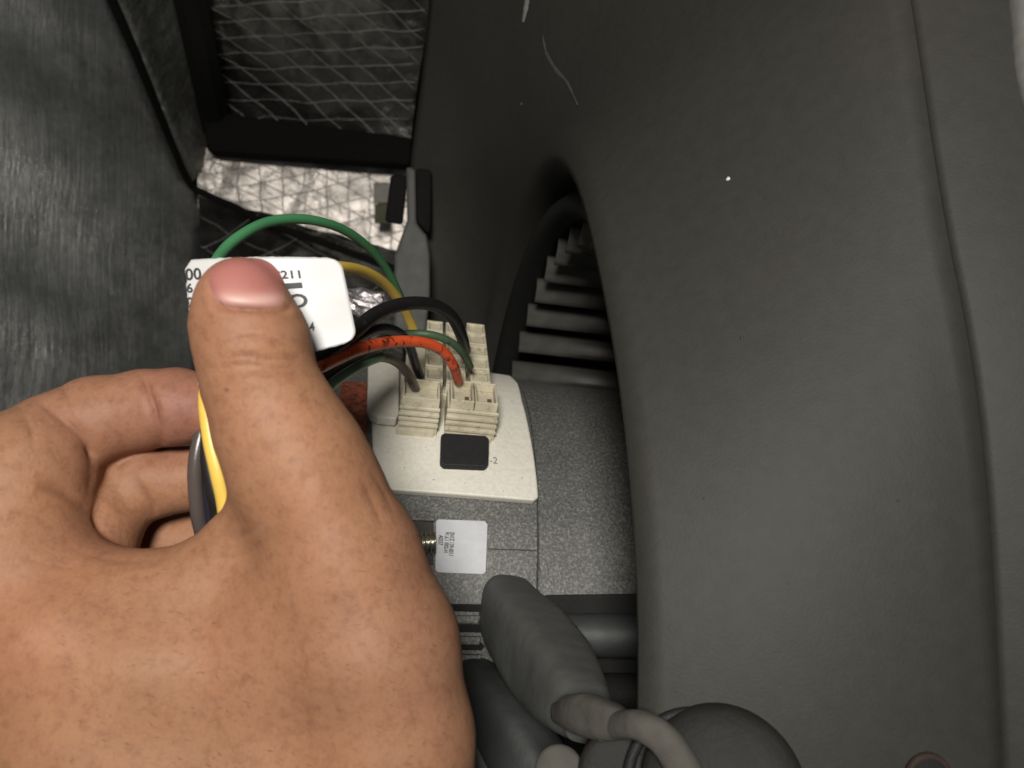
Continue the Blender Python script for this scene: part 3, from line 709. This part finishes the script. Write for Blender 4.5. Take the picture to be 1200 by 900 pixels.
# creases, knuckles and folds as displacement along the normal (world-space modelling, then real geometry)
def normals(p):
    e = 3e-4; q = [p[:, k].astype(np.float32) for k in range(3)]; g = []
    for k in range(3):
        a = list(q); b = list(q); a[k] = q[k] + e; b[k] = q[k] - e; g.append(hand_sdf(a) - hand_sdf(b))
    g = np.stack(g, 1); return g / (np.linalg.norm(g, axis=1, keepdims=True) + 1e-12)
nr = normals(pts)
px = 600 + F * pts[:, 0] / pts[:, 1]; py = 450 - F * pts[:, 2] / pts[:, 1]; dp = pts[:, 1]
def dpoly(x, y, line):
    best = np.full(x.shape, 1e9); pos = np.zeros(x.shape); N = len(line) - 1
    for k, ((x0, y0), (x1, y1)) in enumerate(zip(line[:-1], line[1:])):
        dx, dy = x1 - x0, y1 - y0; t = np.clip(((x - x0) * dx + (y - y0) * dy) / (dx * dx + dy * dy), 0, 1)
        h = np.hypot(x - x0 - t * dx, y - y0 - t * dy); m = h < best; best = np.where(m, h, best); pos = np.where(m, (k + t) / N, pos)
    return best, np.sin(np.pi * np.clip(pos, 0, 1)) ** .6
def curve(line, n=6): return [tuple(q[:2]) for q in catmull([(a, b, 0) for a, b in line], n)]
def fnoise(p, s, seed):
    r = np.random.RandomState(seed); out = np.zeros(len(p))
    for k in range(10):
        v = r.normal(size=3); v /= np.linalg.norm(v); out += np.sin(p @ v * s * (1 + .8 * r.rand()) + r.rand() * 6.28)
    return out / 10
front = np.clip(-nr[:, 1] * 2 + .2, 0, 1)
CREASES = [  # line, width px, depth mm, depth range
    ([(166, 436), (174, 460), (183, 492), (190, 528)], 2.8, 1.5, (.14, .175)),
    ([(40, 466), (68, 488), (97, 512), (108, 534), (107, 566), (100, 596)], 4, 1.5, (.13, .175)),
    ([(42, 570), (62, 574), (85, 584), (106, 606), (122, 636)], 6, 1.2, (.13, .170)),
    ([(70, 636), (100, 650), (140, 658), (180, 657), (215, 650)], 3, .22, (.13, .16)),
    ([(150, 548), (164, 570), (178, 590), (180, 606)], 4, .8, (.155, .2)),
    ([(270, 403), (290, 396), (310, 397), (345, 408)], 1.8, .55, (.12, .15)),
    ([(262, 421), (285, 416), (312, 420), (352, 421)], 2.0, .42, (.12, .15)),
    ([(258, 431), (280, 427), (310, 428), (345, 432)], 1.8, .30, (.12, .15)),
    ([(245, 326), (250, 346), (258, 358), (290, 362), (330, 364), (344, 358)], 2.2, 1.15, (.12, .15)),
    ([(344, 358), (343, 340), (334, 316), (318, 300)], 2.0, .9, (.12, .15)),
    ([(345, 590), (360, 560), (385, 545)], 5, .15, (.12, .15)),
    ([(215, 655), (250, 632), (275, 605)], 6, .30, (.12, .16)),
    ([(432, 552), (448, 575), (462, 602)], 2.2, .35, (.12, .155)), ([(420, 560), (436, 590), (446, 616)], 2.2, .25, (.12, .15)),
    ([(338, 520), (352, 512), (372, 512)], 2, .2, (.12, .15)), ([(330, 548), (350, 538), (376, 540)], 2, .22, (.12, .15)),
    ([(262, 634), (284, 628), (306, 612)], 2.4, .30, (.12, .155)), ([(248, 655), (276, 652), (304, 636)], 2.4, .28, (.12, .155)), ([(232, 676), (262, 680), (296, 664)], 2.2, .2, (.12, .155)),
    ([(282, 446), (300, 441), (330, 446)], 1.8, .2, (.12, .15)), ([(280, 386), (300, 382), (322, 386)], 1.5, .18, (.12, .15)),
    ([(70, 446), (76, 462), (86, 480)], 2.2, .3, (.14, .17)), ([(20, 476), (34, 500), (40, 530)], 2.6, .35, (.13, .17)), ([(10, 600), (40, 606), (70, 622)], 2.6, .3, (.12, .17)),
    ([(20, 650), (60, 664), (110, 668)], 2.4, .2, (.12, .16)), ([(300, 860), (350, 836), (420, 820)], 3, .15, (.11, .16)), ([(250, 880), (310, 866), (380, 856)], 3, .15, (.11, .16)),
]
disp = np.zeros(len(pts))
for line, w, dm, (d0, d1) in CREASES:
    m_ = (dp > d0) & (dp < d1); dd, tp = dpoly(px, py, curve(line)); m_ = m_ * tp * (.8 + .4 * fnoise(pts, 700, 5)); disp -= m_ * front * dm * 1e-3 * (.55 * np.exp(-(dd / w) ** 2) + .45 * np.exp(-(dd / (2.6 * w)) ** 2)); disp += m_ * front * dm * .14e-3 * np.exp(-((dd - 4 * w) / (2.5 * w)) ** 2)
# soft modelling of tendons and the thumb web: broad shallow swells
def swell(cx, cy, sx, sy, a, rot=0):
    c, s = math.cos(rot), math.sin(rot); X = (px - cx) * c + (py - cy) * s; Y = -(px - cx) * s + (py - cy) * c
    return front * a * 1e-3 * np.exp(-(X / sx) ** 2 - (Y / sy) ** 2) * (dp < .16)
disp += swell(375, 590, 50, 70, 1.1, -.5) + swell(305, 420, 42, 30, .5) - swell(285, 665, 50, 80, 1.0, .9) + swell(250, 800, 150, 60, 1.2, -.1) - swell(380, 800, 60, 160, .6, -.25) + swell(90, 760, 90, 90, 1.0)
disp += .00006 * fnoise(pts, 500, 3) + .0002 * fnoise(pts, 160, 4)
pts2 = pts + nr * disp[:, None]
me = bpy.data.meshes.new('hand'); me.from_pydata(pts2.tolist(), [], [tuple(q) for q in np.asarray(quads).tolist()]); me.update(); me.shade_smooth()
# colour attribute: flush and moles as skin colour, plus painted shading and crease shade
def mixc(a, b, f): return a * (1 - f[:, None]) + np.array(b)[None] * f[:, None]
base = np.tile(np.array((.545, .262, .148)), (len(pts), 1))
blob = lambda cx, cy, rx, ry: np.exp(-((px - cx) / rx) ** 2 - ((py - cy) / ry) ** 2)
base = mixc(base, (.60, .270, .135), np.clip(blob(20, 740, 160, 130), 0, 1) * .7)  # palm's orange tone, with its lit side painted brighter
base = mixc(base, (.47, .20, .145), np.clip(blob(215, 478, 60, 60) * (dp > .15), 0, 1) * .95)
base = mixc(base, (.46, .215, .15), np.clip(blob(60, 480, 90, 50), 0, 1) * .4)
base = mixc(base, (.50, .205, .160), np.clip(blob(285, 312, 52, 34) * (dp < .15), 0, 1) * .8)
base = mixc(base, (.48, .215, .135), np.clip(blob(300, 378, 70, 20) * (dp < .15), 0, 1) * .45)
base = mixc(base, (.47, .225, .15), np.clip(blob(510, 760, 60, 170), 0, 1) * .5)  # soft pinkish shading of the lower right side painted in
base = mixc(base, (.43, .20, .115), np.clip(blob(300, 650, 60, 60), 0, 1) * .35)  # brown shade around the thumb web painted into the skin
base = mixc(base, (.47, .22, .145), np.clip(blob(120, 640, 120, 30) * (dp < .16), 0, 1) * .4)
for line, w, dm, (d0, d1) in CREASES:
    _d, _p = dpoly(px, py, curve(line)); f = ((dp > d0) & (dp < d1)) * _p * np.exp(-(_d / (w * .8)) ** 2) * min(.5, dm * .8); base = mixc(base, (.26, .095, .055), f)  # shade inside the creases painted into the skin colour
for (mx, my, mr, ms) in ((265.5, 457, 2.6, .9), (288, 405, 1.6, .3), (272, 478, 1.5, .3)):
    base = mixc(base, (.13, .045, .03), ms * np.exp(-(np.hypot(px - mx, py - my) / mr) ** 2))
big = fnoise(pts, 95, 21); base = mixc(base, (.40, .165, .115), np.clip(big * .5, 0, .16)); base = mixc(base, (.56, .30, .165), np.clip(-big * .6, 0, .2))
base *= np.array((.545, .565, .55))
base *= (1 + .09 * fnoise(pts, 420, 9) + .08 * fnoise(pts, 150, 11))[:, None]
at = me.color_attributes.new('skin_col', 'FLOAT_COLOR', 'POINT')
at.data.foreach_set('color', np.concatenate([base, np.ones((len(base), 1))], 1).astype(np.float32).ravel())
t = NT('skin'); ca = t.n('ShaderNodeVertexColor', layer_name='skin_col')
n1 = t.noise(420, 5, .7); n2 = t.noise(1500, 3, .6)
n3 = t.noise(130, 6, .75); c = t.mix(.55, ca.outputs[0], t.ramp(n1, [(.32, (.66, .56, .52)), (.52, (1, 1, 1)), (.75, (1.06, 1.06, 1.02))]), 'MULTIPLY')
c = t.mix(.32, c, t.ramp(n3, [(.36, (.84, .74, .72)), (.55, (1, 1, 1)), (.7, (1.05, 1.05, 1.02))]), 'MULTIPLY')
c = t.mix(.35, c, t.ramp(n2, [(.3, (.7, .62, .6)), (.5, (1, 1, 1))]), 'MULTIPLY')
t.set(Base_Color=c, Roughness=.6, Subsurface_Weight=.2, Subsurface_Scale=.0022); t.b.inputs['Subsurface Radius'].default_value = (1, .35, .2)
t.b.inputs['Specular IOR Level'].default_value = .28
v = t.n('ShaderNodeTexVoronoi'); v.inputs['Scale'].default_value = 900; v.feature = 'DISTANCE_TO_EDGE'; t.l(t.mapping((1, 1, .55), (0, .5, 0)), v.inputs['Vector'])
nb = t.bump(t.noise(1, 4, .6, t.mapping((420, 420, 900), (0, .35, 0))), .14, .0004)
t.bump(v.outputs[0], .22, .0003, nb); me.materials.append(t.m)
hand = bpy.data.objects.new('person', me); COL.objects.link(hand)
tag(hand, 'left hand reaching in from below, thumb pinching a white label and wires against curled fingers', 'hand')
# thumb nail laid on the skin
kd = BVHTree.FromPolygons([tuple(p) for p in pts2.tolist()], [tuple(q) for q in np.asarray(quads).tolist()])
V = []; Fs = []; NR, NA = 14, 56
NO = curve([(292, 361), (262, 359), (249, 347), (243, 326), (246, 308), (268, 299.5), (292, 297.6), (312, 301), (328, 314), (338, 334), (342, 352), (330, 361)], 5)
NO = catmull([(a, b, 0) for a, b in [(330, 361), (292, 361.5), (262, 359), (250, 347), (244, 327), (249, 311), (270, 304), (292, 302), (311, 305), (325, 316), (335, 335), (341, 352)]] + [(330, 361, 0)], 5)[:-1]
cx, cy = 292, 333
for i in range(NR + 1):
    f = i / NR
    for p in NO:
        x = cx + (p[0] - cx) * f; y = cy + (p[1] - cy) * f; r = ray(x, y); h = kd.ray_cast(Vector((0, 0, 0)), r.normalized())[0]
        if h is None: h = r * .143
        up = .00055 * (1 - max(0, (f - .86) / .14) ** 2) - .00005
        V.append(h + Vector((0, -1, 0)) * up)
n_ = len(NO); Fs = [(i * n_ + j, i * n_ + (j + 1) % n_, (i + 1) * n_ + (j + 1) % n_, (i + 1) * n_ + j) for i in range(NR) for j in range(n_)]
nail = mesh_obj('thumb_nail', V, Fs, None, hand, True)
bm = bmesh.new(); bm.from_mesh(nail.data)
for _ in range(6): bmesh.ops.smooth_vert(bm, verts=[v for v in bm.verts if not v.is_boundary], factor=.5, use_axis_x=True, use_axis_y=True, use_axis_z=True)
bm.to_mesh(nail.data); bm.free()
ca = nail.data.color_attributes.new('nail_col', 'FLOAT_COLOR', 'POINT'); cols = []
for v in nail.data.vertices:
    x = 600 + F * v.co.x / v.co.y; y = 450 - F * v.co.z / v.co.y
    l = math.exp(-(((y - (352 - ((x - 292) / 48) ** 2 * 4)) / 8) ** 2)) * math.exp(-(((x - 293) / 42) ** 4))
    a = np.array((.33, .125, .105)) * (1 - l) + np.array((.50, .30, .26)) * l
    cols += [*a, 1]
ca.data.foreach_set('color', np.array(cols, np.float32))
t = NT('nail'); c_ = t.n('ShaderNodeVertexColor', layer_name='nail_col')
t.set(Base_Color=c_.outputs[0], Roughness=.5, Subsurface_Weight=.15, Subsurface_Scale=.0015); t.b.inputs['Specular IOR Level'].default_value = .45
t.bump(t.noise(1, 3, .5, t.mapping((900, 200, 60))), .10, .0003); nail.data.materials.append(t.m)
# short fine hairs on the back of the hand
V = []; Fs = []; hr = random.Random(3)
for k in range(300):
    x = hr.uniform(60, 530); y = hr.uniform(620, 900)
    h = kd.ray_cast(Vector((0, 0, 0)), ray(x, y).normalized())
    if h[0] is None: continue
    n = h[1] if h[1].y < 0 else -h[1]
    if n.y > -.35: continue
    g = Vector((hr.uniform(.5, 1.1), 0, hr.uniform(-.5, .1))); g = (g - n * g.dot(n)).normalized(); L = hr.uniform(.0008, .0018); w = n.cross(g) * .00003
    p0 = h[0] - n * .0001; p1 = p0 + g * L * .5 + n * .0003; p2 = p0 + g * L + n * .00035; o0 = len(V)
    up = n * .00003
    V += [p0 - w, p0 + w, p0 + up, p1 - w, p1 + w, p1 + up, p2]
    Fs += [(o0 + a, o0 + b, o0 + c, o0 + d) for a, b, c, d in ((0, 1, 4, 3), (1, 2, 5, 4), (2, 0, 3, 5))] + [(o0 + 3, o0 + 4, o0 + 6), (o0 + 4, o0 + 5, o0 + 6), (o0 + 5, o0 + 3, o0 + 6)]
hh = mesh_obj('hair', V, Fs, plain('hair_brown', (.10, .045, .025, 1), .5), hand); hh['kind'] = 'stuff'
